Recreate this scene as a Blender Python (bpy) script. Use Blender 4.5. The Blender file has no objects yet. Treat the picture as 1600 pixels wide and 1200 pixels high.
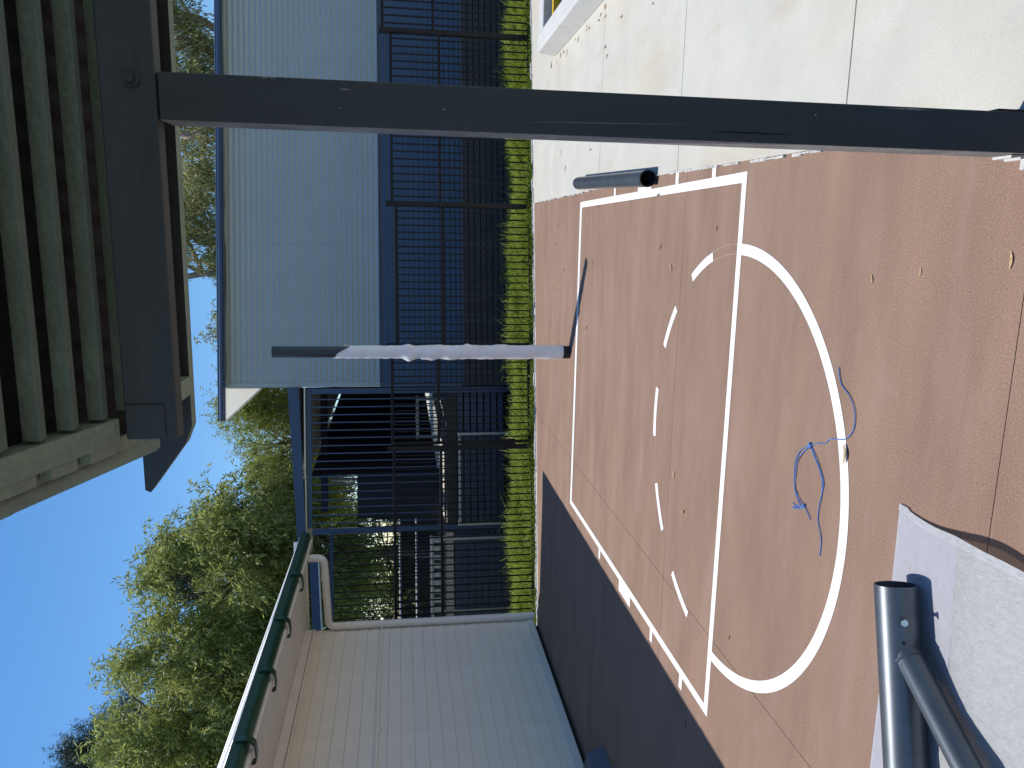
import bpy, bmesh, math, random
import numpy as np
from mathutils import Vector, Matrix
random.seed(7); rng = np.random.default_rng(7)
PI = math.pi
S = bpy.context.scene
C = S.collection

# ------------------------------------------------------------------ camera
CAM = Vector((1.155, -3.688, 1.708))
YAW, PITCH, ROLL = math.radians(10.975), math.radians(-8.335), math.radians(-0.523)
fw = Vector((-math.sin(YAW)*math.cos(PITCH), math.cos(YAW)*math.cos(PITCH), math.sin(PITCH)))
r0 = Vector((math.cos(YAW), math.sin(YAW), 0)); u0 = r0.cross(fw)
rt = r0*math.cos(ROLL) + u0*math.sin(ROLL); up = u0*math.cos(ROLL) - r0*math.sin(ROLL)
cd = bpy.data.cameras.new('camera'); cam = bpy.data.objects.new('camera', cd); C.objects.link(cam)
cx, cy, cz = -up, rt, -fw                       # the phone was held turned by a quarter
cam.matrix_world = Matrix(((cx.x, cy.x, cz.x, CAM.x), (cx.y, cy.y, cz.y, CAM.y), (cx.z, cy.z, cz.z, CAM.z), (0, 0, 0, 1)))
cd.sensor_width = 36; cd.lens = 36*1190.08/1600; cd.clip_start = 0.05; cd.clip_end = 3000
S.camera = cam

# ------------------------------------------------------------------ light
SUN_EL = math.radians(70.2); SHD = (0.85, -0.527)
w = bpy.data.worlds.new('World'); S.world = w; w.use_nodes = True
nt = w.node_tree; bg = nt.nodes['Background']
sky = nt.nodes.new('ShaderNodeTexSky'); sky.sky_type = 'NISHITA'; sky.sun_disc = False
sky.sun_elevation = SUN_EL; sky.sun_rotation = math.atan2(-SHD[0], -SHD[1])
sky.air_density = 1.0; sky.dust_density = 0.25; sky.ozone_density = 2.2; sky.altitude = 50
hs = nt.nodes.new('ShaderNodeHueSaturation'); hs.inputs['Saturation'].default_value = 1.28; hs.inputs['Value'].default_value = 1.15
nt.links.new(sky.outputs[0], hs.inputs['Color']); nt.links.new(hs.outputs[0], bg.inputs[0]); bg.inputs[1].default_value = 0.13
sl = bpy.data.lights.new('sun', 'SUN'); sl.energy = 4.4; sl.angle = math.radians(0.53); sl.color = (1, 0.955, 0.89)
so = bpy.data.objects.new('sun', sl); C.objects.link(so)
ld = Vector((SHD[0]*math.cos(SUN_EL), SHD[1]*math.cos(SUN_EL), -math.sin(SUN_EL)))
so.rotation_euler = ld.to_track_quat('-Z', 'Y').to_euler(); so.location = (-6, 4, 14)
vs = S.view_settings; vs.view_transform = 'Standard'; vs.look = 'None'; vs.exposure = 0.0; vs.gamma = 1; vs.use_curve_mapping = False

# ------------------------------------------------------------------ helpers
class MB:
    def __init__(s): s.v = []; s.f = []; s.m = []
    def box(s, x0, x1, y0, y1, z0, z1):
        n = len(s.v)
        s.v += [(x0,y0,z0),(x1,y0,z0),(x1,y1,z0),(x0,y1,z0),(x0,y0,z1),(x1,y0,z1),(x1,y1,z1),(x0,y1,z1)]
        s.f += [tuple(n+i for i in q) for q in ((3,2,1,0),(4,5,6,7),(0,1,5,4),(1,2,6,5),(2,3,7,6),(3,0,4,7))]
        return s
    def prism(s, poly, axis, a, b):             # poly in the two other axes, extruded from a to b along axis
        n = len(s.v); k = len(poly)
        def P(p, t):
            return {0: (t, p[0], p[1]), 1: (p[0], t, p[1]), 2: (p[0], p[1], t)}[axis]
        s.v += [P(p, a) for p in poly] + [P(p, b) for p in poly]
        s.f.append(tuple(n+i for i in range(k))[::-1]); s.f.append(tuple(n+k+i for i in range(k)))
        for i in range(k):
            j = (i+1) % k; s.f.append((n+i, n+j, n+k+j, n+k+i))
        return s
    def tube(s, pts, rad, seg=12, cap=True, inner=None):
        pts = [Vector(p) for p in pts]
        if not hasattr(rad, '__len__'): rad = [rad]*len(pts)
        n0 = len(s.v); up_ = None
        for i, p in enumerate(pts):
            t = (pts[min(i+1, len(pts)-1)] - pts[max(i-1, 0)]).normalized()
            if up_ is None:
                up_ = Vector((0,0,1)) if abs(t.z) < .9 else Vector((1,0,0))
            a = t.cross(up_)
            if a.length < 1e-6: a = t.orthogonal()
            a.normalize(); b = t.cross(a).normalized(); up_ = -b if (-b).dot(up_) > 0 else b
            for k in range(seg):
                an = 2*PI*k/seg; q = p + (a*math.cos(an) + b*math.sin(an))*rad[i]; s.v.append(tuple(q))
        for i in range(len(pts)-1):
            for k in range(seg):
                j = (k+1) % seg; s.f.append((n0+i*seg+k, n0+i*seg+j, n0+(i+1)*seg+j, n0+(i+1)*seg+k))
        if cap:
            s.f.append(tuple(n0+k for k in range(seg))[::-1]); s.f.append(tuple(n0+(len(pts)-1)*seg+k for k in range(seg)))
        return s
    def build(s, name, mat, parent=None, smooth=False, bevel=0, kind=None):
        me = bpy.data.meshes.new(name); me.from_pydata(s.v, [], s.f); me.update()
        bm = bmesh.new(); bm.from_mesh(me); bmesh.ops.recalc_face_normals(bm, faces=bm.faces); bm.to_mesh(me); bm.free()
        return link(name, me, mat, parent, smooth, bevel, kind)
def link(name, me, mat, parent=None, smooth=False, bevel=0, kind=None, auto=False):
    if mat is not None and not me.materials: me.materials.append(mat)
    if smooth:
        me.polygons.foreach_set('use_smooth', [True]*len(me.polygons))
        try: me.set_sharp_from_angle(angle=math.radians(40))
        except Exception: pass
    o = bpy.data.objects.new(name, me); C.objects.link(o)
    if parent is not None: o.parent = parent
    if bevel:
        b = o.modifiers.new('bevel', 'BEVEL'); b.width = bevel; b.segments = 2; b.limit_method = 'ANGLE'
    if kind: o['kind'] = kind
    return o
def tag(o, label, cat, group=None):
    o['label'] = label; o['category'] = cat
    if group: o['group'] = group
    return o
def thing(name, label, cat, loc=(0,0,0), rz=0, group=None):
    o = bpy.data.objects.new(name, None); C.objects.link(o); o.location = loc; o.rotation_euler = (0,0,rz); o.empty_display_size = .2
    return tag(o, label, cat, group)
def box(name, mat, parent, x0, x1, y0, y1, z0, z1, bevel=0, kind=None):
    return MB().box(x0,x1,y0,y1,z0,z1).build(name, mat, parent, bevel=bevel, kind=kind)
def inst(o, parent, loc):                       # a copy that shares its mesh
    c = o.copy(); C.objects.link(c); c.parent = parent; c.location = loc; return c
def Fp(lat, d, z=0):                            # a point by its distance to the right of and ahead of the viewer's spot
    return (CAM.x + lat*math.cos(YAW) - d*math.sin(YAW), CAM.y + lat*math.sin(YAW) + d*math.cos(YAW), z)

# ------------------------------------------------------------------ materials
def mat(name, col, rough=.6, var=.12, scale=6, metal=0, bump=0, bscale=None, stretch=(1,1,1), col2=None, spec=.5, detail=6, fine=0, fscale=300, coat=0):
    m = bpy.data.materials.new(name); m.use_nodes = True; t = m.node_tree; N = t.nodes; L = t.links
    b = N['Principled BSDF']; b.inputs['Roughness'].default_value = rough; b.inputs['Metallic'].default_value = metal
    b.inputs['Specular IOR Level'].default_value = spec; b.inputs['Coat Weight'].default_value = coat
    tc = N.new('ShaderNodeTexCoord'); mp = N.new('ShaderNodeMapping'); mp.inputs['Scale'].default_value = stretch
    L.new(tc.outputs['Object'], mp.inputs[0])
    nz = N.new('ShaderNodeTexNoise'); nz.inputs['Scale'].default_value = scale; nz.inputs['Detail'].default_value = detail; nz.inputs['Roughness'].default_value = .65
    L.new(mp.outputs[0], nz.inputs[0])
    c2 = col2 if col2 else tuple(c*(1-2*var) for c in col); c1 = tuple(min(c*(1+var*.7), 1) for c in col)
    rp = N.new('ShaderNodeValToRGB'); rp.color_ramp.elements[0].position = .3; rp.color_ramp.elements[1].position = .7
    rp.color_ramp.elements[0].color = (*c2, 1); rp.color_ramp.elements[1].color = (*c1, 1)
    L.new(nz.outputs[0], rp.inputs[0]); out = rp.outputs[0]
    if fine:
        n2 = N.new('ShaderNodeTexNoise'); n2.inputs['Scale'].default_value = fscale; n2.inputs['Detail'].default_value = 2
        L.new(tc.outputs['Object'], n2.inputs[0])
        mr = N.new('ShaderNodeMapRange'); mr.inputs[1].default_value = .3; mr.inputs[2].default_value = .7; mr.inputs[3].default_value = 1-fine; mr.inputs[4].default_value = 1+fine
        L.new(n2.outputs[0], mr.inputs[0])
        mx = N.new('ShaderNodeMix'); mx.data_type = 'RGBA'; mx.blend_type = 'MULTIPLY'; mx.inputs[0].default_value = 1
        L.new(out, mx.inputs[6]); L.new(mr.outputs[0], mx.inputs[7]); out = mx.outputs[2]
    L.new(out, b.inputs['Base Color'])
    if bump:
        n3 = N.new('ShaderNodeTexNoise'); n3.inputs['Scale'].default_value = bscale or scale*4; n3.inputs['Detail'].default_value = 5
        L.new(mp.outputs[0], n3.inputs[0]); bp = N.new('ShaderNodeBump'); bp.inputs['Strength'].default_value = bump; bp.inputs['Distance'].default_value = .01
        L.new(n3.outputs[0], bp.inputs['Height']); L.new(bp.outputs[0], b.inputs['Normal'])
    m['bsdf'] = 1
    return m
def overlay(m, col, scale, lo, hi, stretch=(1,1,1), amount=1.0, off=(0,0,0)):      # stains with a shape of their own
    t = m.node_tree; N = t.nodes; L = t.links; b = N['Principled BSDF']; src = b.inputs['Base Color'].links[0].from_socket
    tc = N.new('ShaderNodeTexCoord'); mp = N.new('ShaderNodeMapping'); mp.inputs['Scale'].default_value = stretch; mp.inputs['Location'].default_value = off
    L.new(tc.outputs['Object'], mp.inputs[0]); nz = N.new('ShaderNodeTexNoise'); nz.inputs['Scale'].default_value = scale; nz.inputs['Detail'].default_value = 5
    L.new(mp.outputs[0], nz.inputs[0]); mr = N.new('ShaderNodeMapRange'); mr.inputs[1].default_value = lo; mr.inputs[2].default_value = hi; mr.inputs[4].default_value = amount
    L.new(nz.outputs[0], mr.inputs[0]); mx = N.new('ShaderNodeMix'); mx.data_type = 'RGBA'
    L.new(mr.outputs[0], mx.inputs[0]); L.new(src, mx.inputs[6]); mx.inputs[7].default_value = (*col, 1); L.new(mx.outputs[2], b.inputs['Base Color'])
    return m
def leafmat(name, a, b_, trans=.35, rough=.45):
    m = bpy.data.materials.new(name); m.use_nodes = True; t = m.node_tree; N = t.nodes; L = t.links
    b = N['Principled BSDF']; b.inputs['Roughness'].default_value = rough; b.inputs['Specular IOR Level'].default_value = .4
    g = N.new('ShaderNodeNewGeometry'); rp = N.new('ShaderNodeValToRGB'); rp.color_ramp.elements[0].color = (*a, 1); rp.color_ramp.elements[1].color = (*b_, 1)
    L.new(g.outputs['Random Per Island'], rp.inputs[0]); L.new(rp.outputs[0], b.inputs['Base Color'])
    tr = N.new('ShaderNodeBsdfTranslucent'); L.new(rp.outputs[0], tr.inputs[0])
    ms = N.new('ShaderNodeMixShader'); ms.inputs[0].default_value = trans
    L.new(b.outputs[0], ms.inputs[1]); L.new(tr.outputs[0], ms.inputs[2]); L.new(ms.outputs[0], N['Material Output'].inputs[0])
    return m
M = {}
M['court'] = mat('court_coating', (.285,.184,.134), .85, .10, 1.5, bump=.25, bscale=120, stretch=(.5,2.2,1), fine=.22, fscale=170, spec=.25)
overlay(M['court'], (.345,.248,.198), 2.2, .52, .78, (.5,2.2,1), .45)
overlay(M['court'], (.35,.255,.205), 5, .60, .80, (.7,1.6,1), .35, (2,9,0))
overlay(M['court'], (.225,.148,.112), .9, .58, .8, (.5,1.2,1), .4, (5,2,0))
M['conc'] = mat('pale_concrete', (.545,.53,.465), .85, .05, 2.5, bump=.12, bscale=60, fine=.07, fscale=140, spec=.3)
overlay(M['conc'], (.50,.41,.28), 1.3, .50, .82, (1.5,.5,1), .5, (3.1,1.7,0))
overlay(M['conc'], (.46,.34,.20), 3.2, .60, .80, (2.2,.5,1), .45, (1.3,7.7,0))
overlay(M['conc'], (.44,.44,.42), 1.6, .58, .8, (1,.7,1), .5, (8,4,0))
M['kerb'] = mat('kerb_concrete', (.58,.57,.54), .8, .06, 5, bump=.1, fine=.05)
M['edge'] = mat('rough_slab_edge', (.60,.58,.54), .9, .25, 25, bump=.6, bscale=80, fine=.2, fscale=90)
M['soil'] = mat('soil', (.10,.075,.05), .95, .3, 20, bump=.6)
M['ground'] = mat('ground_grass', (.06,.085,.025), .95, .3, 4, bump=.5)
M['paint'] = mat('line_paint', (.80,.80,.78), .7, .025, 8, bump=.1, bscale=150, fine=.03, fscale=150)
M['black'] = mat('black_powder_coat', (.008,.008,.010), .45, .15, 12, spec=.22)
M['fpost'] = mat('fence_post_coat', (.012,.010,.011), .45, .15, 12, spec=.25)
M['clad'] = mat('blue_grey_cladding', (.37,.43,.445), .42, .04, 1.2, spec=.5)
M['navy'] = mat('navy_cladding', (.045,.085,.16), .42, .06, 1.2)
M['navytrim'] = mat('navy_trim', (.03,.065,.14), .35, .06, 2)
M['navydark'] = mat('navy_painted_shade', (.012,.016,.028), .6, .1, 3)  # near-black navy, the shade inside the deck put into the colour
M['batten'] = mat('underfloor_batten', (.075,.066,.068), .7, .2, 8)  # brown tint puts reflected light into the colour
M['dark'] = mat('dark_shade_fill', (.01,.011,.013), .9, .1, 3)  # near-black fill, shade of gaps and hollows put into the colour
M['cream'] = mat('cream_lining', (.78,.74,.64), .6, .05, 2)
M['gal'] = mat('galvanised_steel', (.42,.44,.45), .4, .12, 30, metal=.6)
M['meshm'] = mat('screen_wire', (.10,.11,.11), .5, .1, 30, metal=.4)
M['brown'] = mat('brown_bearer', (.045,.032,.03), .6, .2, 6)
M['wall'] = mat('weatherboard_paint', (.83,.755,.67), .5, .035, 3, bump=.04, bscale=60)
M['soffit'] = mat('eave_paint', (.86,.82,.76), .55, .04, 3)
M['pvc'] = mat('painted_pvc', (.76,.72,.67), .4, .04, 4)
M['green'] = mat('green_gutter', (.012,.055,.03), .3, .1, 4)
M['zinc'] = mat('zinc_roof', (.48,.49,.49), .4, .08, 5, metal=.4)
M['timber'] = mat('dark_painted_timber', (.036,.048,.052), .62, .18, 5, bump=.35, bscale=14, stretch=(1,1,.12), fine=.08, fscale=80)
overlay(M['timber'], (.10,.085,.075), 9, .70, .74, (1,1,.4), .7)
M['beamt'] = mat('dark_beam_timber', (.036,.048,.052), .62, .18, 5, bump=.35, bscale=14, stretch=(.12,1,1), fine=.08, fscale=80)
overlay(M['beamt'], (.12,.11,.10), 10, .70, .74, (.5,1,1), .7)
M['sage'] = mat('sage_painted_timber', (.20,.265,.21), .7, .14, 4, bump=.4, bscale=60, stretch=(1,1,1), fine=.1, fscale=70)
overlay(M['sage'], (.07,.06,.05), 60, .71, .74, (1,1,1), .7)
M['sagedark'] = mat('dark_green_batten', (.10,.145,.118), .7, .16, 4, bump=.4, bscale=60, fine=.12, fscale=70)
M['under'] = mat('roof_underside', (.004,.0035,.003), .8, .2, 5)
M['greypost'] = mat('lit_side_and_chips', (.30,.29,.28), .7, .25, 6, bump=.3, bscale=40, fine=.15, fscale=90)  # paler grey for the light on the post's side, also its chips
M['steel'] = mat('charcoal_steel', (.10,.118,.142), .40, .10, 7, metal=.5, coat=.2)
M['pole'] = mat('goal_pole_coat', (.03,.04,.052), .32, .1, 4, metal=.2)
M['inner'] = mat('tube_inside', (.01,.011,.014), .7, .1, 4)
M['bolt'] = mat('zinc_bolt', (.6,.6,.6), .25, .05, 30, metal=1)
M['bluepaint'] = mat('slate_box', (.09,.11,.15), .5, .08, 4)
M['yellow'] = mat('yellow_board', (.72,.42,.01), .5, .06, 6)
M['twine'] = mat('blue_twine', (.09,.23,.58), .6, .3, 90)
M['white'] = mat('white_metal', (.72,.72,.68), .5, .06, 12)
M['bark'] = mat('grey_bark', (.15,.125,.10), .9, .25, 9, bump=.6)
M['palebark'] = mat('pale_gum_bark', (.36,.29,.22), .8, .25, 5, bump=.3)
M['leafdry'] = mat('dry_leaf', (.52,.37,.19), .7, .25, 40)
M['leafgrey'] = mat('dark_dry_leaf', (.26,.17,.10), .7, .25, 40)
def translucent(name, col, tr, rough, var=.08, scale=14, bump=.3, bscale=60, spec=.5, stretch=(1,1,1), clear=0):
    m = mat(name, col, rough, var, scale, bump=bump, bscale=bscale, spec=spec, stretch=stretch); t = m.node_tree; N = t.nodes; L = t.links
    T = N.new('ShaderNodeBsdfTranslucent'); T.inputs[0].default_value = (*col, 1); ms = N.new('ShaderNodeMixShader'); ms.inputs[0].default_value = tr
    L.new(N['Principled BSDF'].outputs[0], ms.inputs[1]); L.new(T.outputs[0], ms.inputs[2]); last = ms
    if clear:
        X = N.new('ShaderNodeBsdfTransparent'); m2 = N.new('ShaderNodeMixShader'); m2.inputs[0].default_value = clear
        L.new(ms.outputs[0], m2.inputs[1]); L.new(X.outputs[0], m2.inputs[2]); last = m2
    L.new(last.outputs[0], N['Material Output'].inputs[0]); return m
M['foam'] = translucent('foam_packing', (.60,.61,.68), .25, .55, .05, 30, .25, 160, clear=.18)
M['bubble'] = translucent('crinkled_wrap', (.66,.68,.69), .25, .38, .08, 60, .7, 130, .4, (1,.5,1), .2)
M['polewrap'] = translucent('pole_wrap', (.95,.93,.93), .12, .5, .06, 12, .6, 22, .5, (1,1,.4))
for k_, sc_ in (('polewrap',.045),):
    b_ = M[k_].node_tree.nodes['Principled BSDF']; b_.inputs['Subsurface Weight'].default_value = .85; b_.inputs['Subsurface Radius'].default_value = (1,1,1.1); b_.inputs['Subsurface Scale'].default_value = sc_
M['sunsheet'] = translucent('sun_passing_sheet', (.80,.80,.76), .75, .4, .02, 3, 0)

# ------------------------------------------------------------------ ground, court, concrete
g = MB(); g.v = [(-900,-900,-.14),(900,-900,-.14),(900,900,-.14),(-900,900,-.14)]; g.f = [(0,1,2,3)]
g.build('ground', M['ground'], kind='structure')
ca, sa = math.cos(YAW), math.sin(YAW)
def faredge(x, d):                              # y of the line at distance d ahead, for a given x
    lat = ((x-CAM.x) + d*sa)/ca
    return CAM.y + lat*sa + d*ca
def clip(poly, d):                              # keep the part nearer than d
    out = []
    f = lambda p: faredge(p[0], d) - p[1]
    for i in range(len(poly)):
        a, b = poly[i], poly[(i+1) % len(poly)]; fa, fb = f(a), f(b)
        if fa >= 0: out.append(a)
        if fa*fb < 0:
            t = fa/(fa-fb); out.append((a[0]+t*(b[0]-a[0]), a[1]+t*(b[1]-a[1])))
    return out
court = bpy.data.objects.new('court', None); C.objects.link(court); court['kind'] = 'structure'
gbase = MB().prism(clip([(-4.6,-9),(8,-9),(8,9),(-4.6,9)], 9.54), 2, -.13, -.012).build('slab_bed', M['brown'], court)
XS = [-4.6,-1.03,1.585]; YS = [-9,-4.4,-1.80,.82,9]
gp = .0016
for i in range(len(XS)-1):
    for j in range(len(YS)-1):
        pl = clip([(XS[i]+gp,YS[j]+gp),(XS[i+1]-gp,YS[j]+gp),(XS[i+1]-gp,YS[j+1]-gp),(XS[i]+gp,YS[j+1]-gp)], 9.55)
        if len(pl) > 2: MB().prism(pl, 2, -.1, 0).build('slab_panel', M['court'], court)
MB().prism([(1.590,-9),(26,-9),(26,-3.61),(1.590,-3.61)], 2, -.1, .001).build('slab_panel', M['court'], court)
pave = bpy.data.objects.new('concrete_pavement', None); C.objects.link(pave); pave['kind'] = 'structure'
ex = lambda y: float(np.interp(y,[-3.6,-.5,1.2,6.3],[1.524,1.533,1.582,1.596]))
CY = [-3.6,-.835,.975,2.885,4.79,9]; CX = [1.596,26]  # widened out of view to bounce more light back
for j in range(len(CY)-1):
    pl = clip([(ex(CY[j]),CY[j]+.003),(CX[1],CY[j]+.003),(CX[1],CY[j+1]-.003),(ex(CY[j+1]),CY[j+1]-.003)], 9.56)
    MB().prism(pl, 2, -.1, .008).build('slab_panel', M['conc'], pave, bevel=.003)
MB().prism([(-20,-32),(26,-32),(26,-9.01),(-20,-9.01)], 2, -.1, .004).build('slab_panel', M['conc'], pave)  # unseen pale yard, added to bounce light onto the wall and eaves
# ragged lip between coating and concrete
lip = MB(); y = -3.5
while y < 6.1:
    l = random.uniform(.02,.09); wv = random.uniform(.004,.016)
    if random.random() < .8: lip.box(ex(y)-.002-wv*.6, ex(y)+wv*.35, y, y+l, .001, .0105+random.uniform(0,.003))
    y += l
lip.build('ragged_joint', M['edge'], pave, kind='stuff')
# paint
def sheet(poly, name='painted_line', z=.0016):
    m = MB(); m.v = [(p[0],p[1],z) for p in poly]; m.f = [tuple(range(len(poly)))]; return m.build(name, M['paint'], court)
def rect(x0,x1,y0,y1,z=.0016): return sheet([(x0,y0),(x1,y0),(x1,y1),(x0,y1)], z=z)
LW = .052
rect(-1.5,1.5,3.50,3.568); rect(-1.5,1.5,0,LW)
rect(-1.5,-1.5+LW,LW+.0005,3.4995); rect(1.5-LW,1.5,LW+.0005,3.4995)
for s in (-1,1):
    for ya, yb in ((.39,.44),(.96,1.01),(1.48,1.78),(2.36,2.41)):
        a, b = sorted((s*1.5005, s*1.585)); rect(a,b,ya,yb)
def arc(a0, a1, r0_, r1_, n):
    m = MB()
    for k in range(n+1):
        a = math.radians(a0+(a1-a0)*k/n)
        for r in (r0_, r1_): m.v.append((r*math.cos(a), .025+r*math.sin(a), .0016))
    for k in range(n): m.f.append((2*k,2*k+1,2*k+3,2*k+2))
    return m.build('painted_line', M['paint'], court)
RO = 1.148
arc(180+1.3, 360-1.3, RO-.056, RO, 64)
for a0, a1 in ((17,33),(48.6,64.8),(80.5,97.6),(114,130.2),(145.4,161.8)): arc(a0, a1, RO-.05, RO, 10)
# scribed setting-out lines left between the dashes
M['scribe'] = mat('scribed_line', (.44,.335,.285), .9, .15, 30)
for a0, a1 in ((1.5,17),(33,48.6),(64.8,80.5),(97.6,114),(130.2,145.4),(161.8,178.5)):
    for rr in (RO-.05, RO): 
        o = arc(a0, a1, rr-.0015, rr+.0015, 8); o.data.materials.clear(); o.data.materials.append(M['scribe']); o.name = 'scribed_line'
# thin slab strip at the far edge of the court, then turf
strip = MB()
lat = -4.2
while lat < 7.5:
    l = random.uniform(.08,.3); dn = 9.56+random.uniform(-.006,.006); df = 9.80+random.uniform(-.03,.03)
    zt = -.012+random.uniform(-.008,.005)
    a = Fp(lat,dn); b = Fp(lat+l,dn); c_ = Fp(lat+l,df); d_ = Fp(lat,df)
    strip.prism([a[:2],b[:2],c_[:2],d_[:2]], 2, -.13, zt); lat += l
so_ = strip.build('edge_strip', M['edge'], kind='structure')
t_ = MB(); q = [Fp(-14,9.78),Fp(9,9.78),Fp(9,12.9),Fp(-14,12.9)]
t_.prism([p[:2] for p in q], 2, -.13, -.085); t_.build('turf', M['ground'], kind='structure')
def grass(n, lat0, lat1, d0, d1, hfun, name, m):
    la = rng.uniform(lat0,lat1,n); d = rng.uniform(d0,d1,n)
    patch = .5+.5*np.sin(la*3.1+np.sin(d*5)*1.3)*np.sin(la*1.27+2+d*2.2)
    h = hfun(la,d)*(.40+.75*rng.random(n))*(.62+.6*patch)*np.where(rng.random(n) < .07, 1.45, 1)
    az = rng.uniform(0,2*PI,n); lean = rng.uniform(.15,.95,n); wd = rng.uniform(.003,.0075,n)
    X = CAM.x+la*ca-d*sa; Y = CAM.y+la*sa+d*ca; z0 = -.088
    dx, dy = np.cos(az), np.sin(az); px, py = -dy, dx
    V = np.zeros((n,5,3))
    mid = h*.6
    for k, (t, hh, ww) in enumerate(((0,0,1),(0,0,-1),(.35,mid,-.8),(.35,mid,.8),(1,h*(1-.25*lean),0))):
        off = h*lean*t*t*1.1
        V[:,k,0] = X+dx*off+px*wd*ww; V[:,k,1] = Y+dy*off+py*wd*ww; V[:,k,2] = z0+hh
    me = bpy.data.meshes.new(name); V = V.reshape(-1,3)
    b = np.arange(n)*5; F4 = np.stack([b,b+1,b+2,b+3],1); F3 = np.stack([b+3,b+2,b+4],1)
    me.from_pydata(V.tolist(), [], F4.tolist()+F3.tolist()); me.update()
    return link(name, me, m, kind='stuff')
M['blade'] = leafmat('grass_blade', (.14,.225,.02), (.40,.48,.075), .5, .5)
go = grass(64000, -4.6, 7.0, 9.86, 11.35, lambda la,d: np.interp(d,[9.86,10.0,10.3,10.6,11.0,11.35],[.035,.09,.16,.23,.27,.24]), 'lawn_grass', M['blade'])
go['label'] = 'bright green uncut grass between the black fence and the raised building'; go['category'] = 'grass'
# ------------------------------------------------------------------ raised building behind the fence
DB = 12.5
B = thing('raised_building', 'raised building with blue-grey corrugated upper wall above navy cladding', 'building', Fp(0,DB,-.1), YAW)
ZO = .1                                          # local z = world z + ZO
def corrugated(x0, x1, z0, z1, pitch, amp, seg=8, y=0):
    m = MB(); n = int(round((z1-z0)/pitch*seg))
    for i in range(n+1):
        z = z0+(z1-z0)*i/n; yy = y-amp*(.5+.5*math.sin(2*PI*(z-z0)/pitch)); m.v += [(x0,yy,z),(x1,yy,z)]
    for i in range(n): m.f.append((2*i,2*i+1,2*i+3,2*i+2))
    return m
for x0, x1 in ((.04,2.26),(2.262,4.60),(4.602,6.95),(6.952,9.2)):
    corrugated(x0, x1, 2.03+ZO, 4.40+ZO, .0846, .017, 8).build('cladding_sheet', M['clad'], B, smooth=True)
    corrugated(x0-.02, x1-.02-.002, .71+ZO, 2.02+ZO, .0846, .013, 8, .01).build('lower_cladding_sheet', M['navy'], B, smooth=True)
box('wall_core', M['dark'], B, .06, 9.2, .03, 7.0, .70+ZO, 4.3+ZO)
box('flashing', M['navytrim'], B, -.02, 9.2, -.03, .012, 2.018+ZO, 2.034+ZO)
box('corner_trim', M['clad'], B, -.02, .05, -.028, .06, 2.034+ZO, 4.40+ZO, .003)
box('corner_trim', M['navy'], B, -.03, .04, -.026, .06, .70+ZO, 2.017+ZO, .003)
sc = MB()
for xs in (.9,1.75,2.6,3.45,4.3,5.15,6.0):
    for k in range(14): sc.box(xs-.006,xs+.006,-.024,-.012, 2.09+ZO+k*.1692-.006, 2.09+ZO+k*.1692+.006)
sc.build('screw_heads', M['clad'], B, kind='stuff')
# roof rises away from us; its eave overhangs the left end
MB().prism([(-.20,4.395+ZO),(-.14,4.395+ZO),(-.14,4.50+ZO),(-.20,4.50+ZO)], 0, -.53, 9.2).build('eave_fascia', M['navytrim'], B)
MB().tube([(-.53,-.21,4.44+ZO),(9.2,-.21,4.44+ZO)], .035, 10).build('gutter', M['navytrim'], B, smooth=True)
MB().prism([(-.139,4.47+ZO),(6.5,5.65+ZO),(6.5,5.70+ZO),(-.139,4.52+ZO)], 0, -.02, 9.2).build('roof_sheet', M['zinc'], B)
ei = MB(); A_ = [(-.52,-.13,4.392+ZO),(-.03,-.13,4.392+ZO),(-.03,.52,3.985+ZO)]
ei.v = A_ + [(x,y+.004,z+.006) for x,y,z in A_]; ei.f = [(0,1,2),(5,4,3),(0,3,4,1),(1,4,5,2),(2,5,3,0)]; ei.build('sun_catching_infill', M['sunsheet'], B)  # translucent slope, shaped to pass the sun and look bright
MB().tube([(-.53,-.13,4.392+ZO),(-.035,.53,3.975+ZO)], .014, 6).build('barge_trim', M['white'], B, smooth=True)
# under-floor: a near-black block, its shade painted in, behind horizontal battens
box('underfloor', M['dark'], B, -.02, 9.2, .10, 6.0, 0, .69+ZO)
box('floor_bearer', M['navytrim'], B, -.02, 9.2, .0, .09, .665+ZO, .706+ZO)
b0 = None
for k in range(8):
    z = .60-k*.098+ZO
    if b0 is None: b0 = MB().box(-.02,9.2,.02,.05,0,.082).build('batten', M['batten'], B); b0.location = (0,0,z-.02)
    else: inst(b0, B, (0,0,z-.02))
# ------------------------------------------------------------------ covered deck left of it
D = thing('covered_deck', 'covered navy deck with full-height bar screens and cream ceiling', 'deck', Fp(-2.3,DB,-.1), YAW)
x_ = lambda lat: lat+2.3
def slant(x0, za0, zb0, x1, za1, zb1, y0, y1):   # a board whose height drifts along its length
    m = MB()
    m.v = [(x0,y0,za0),(x1,y0,za1),(x1,y1,za1),(x0,y1,za0),(x0,y0,zb0),(x1,y0,zb1),(x1,y1,zb1),(x0,y1,zb0)]
    m.f = [(3,2,1,0),(4,5,6,7),(0,1,5,4),(1,2,6,5),(2,3,7,6),(3,0,4,7)]; return m
slant(x_(-2.75),3.19+ZO,3.32+ZO,x_(-.02),3.30+ZO,3.47+ZO,-.12,-.08).build('eave_fascia', M['navytrim'], D)
slant(x_(-5.2),2.96+ZO,3.09+ZO,x_(-2.75),3.05+ZO,3.19+ZO,.1,.16).build('eave_fascia', M['navytrim'], D)
slant(x_(-5.2),2.94+ZO,2.958+ZO,x_(-2.75),3.03+ZO,3.048+ZO,.06,.16).build('gutter_lip', M['white'], D)
MB().prism([(x_(-1.48),-.078),(x_(-.03),-.078),(x_(-.03),6.95),(x_(-.16),6.95)], 2, 3.205+ZO, 3.225+ZO).build('ceiling', M['cream'], D)
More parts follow.
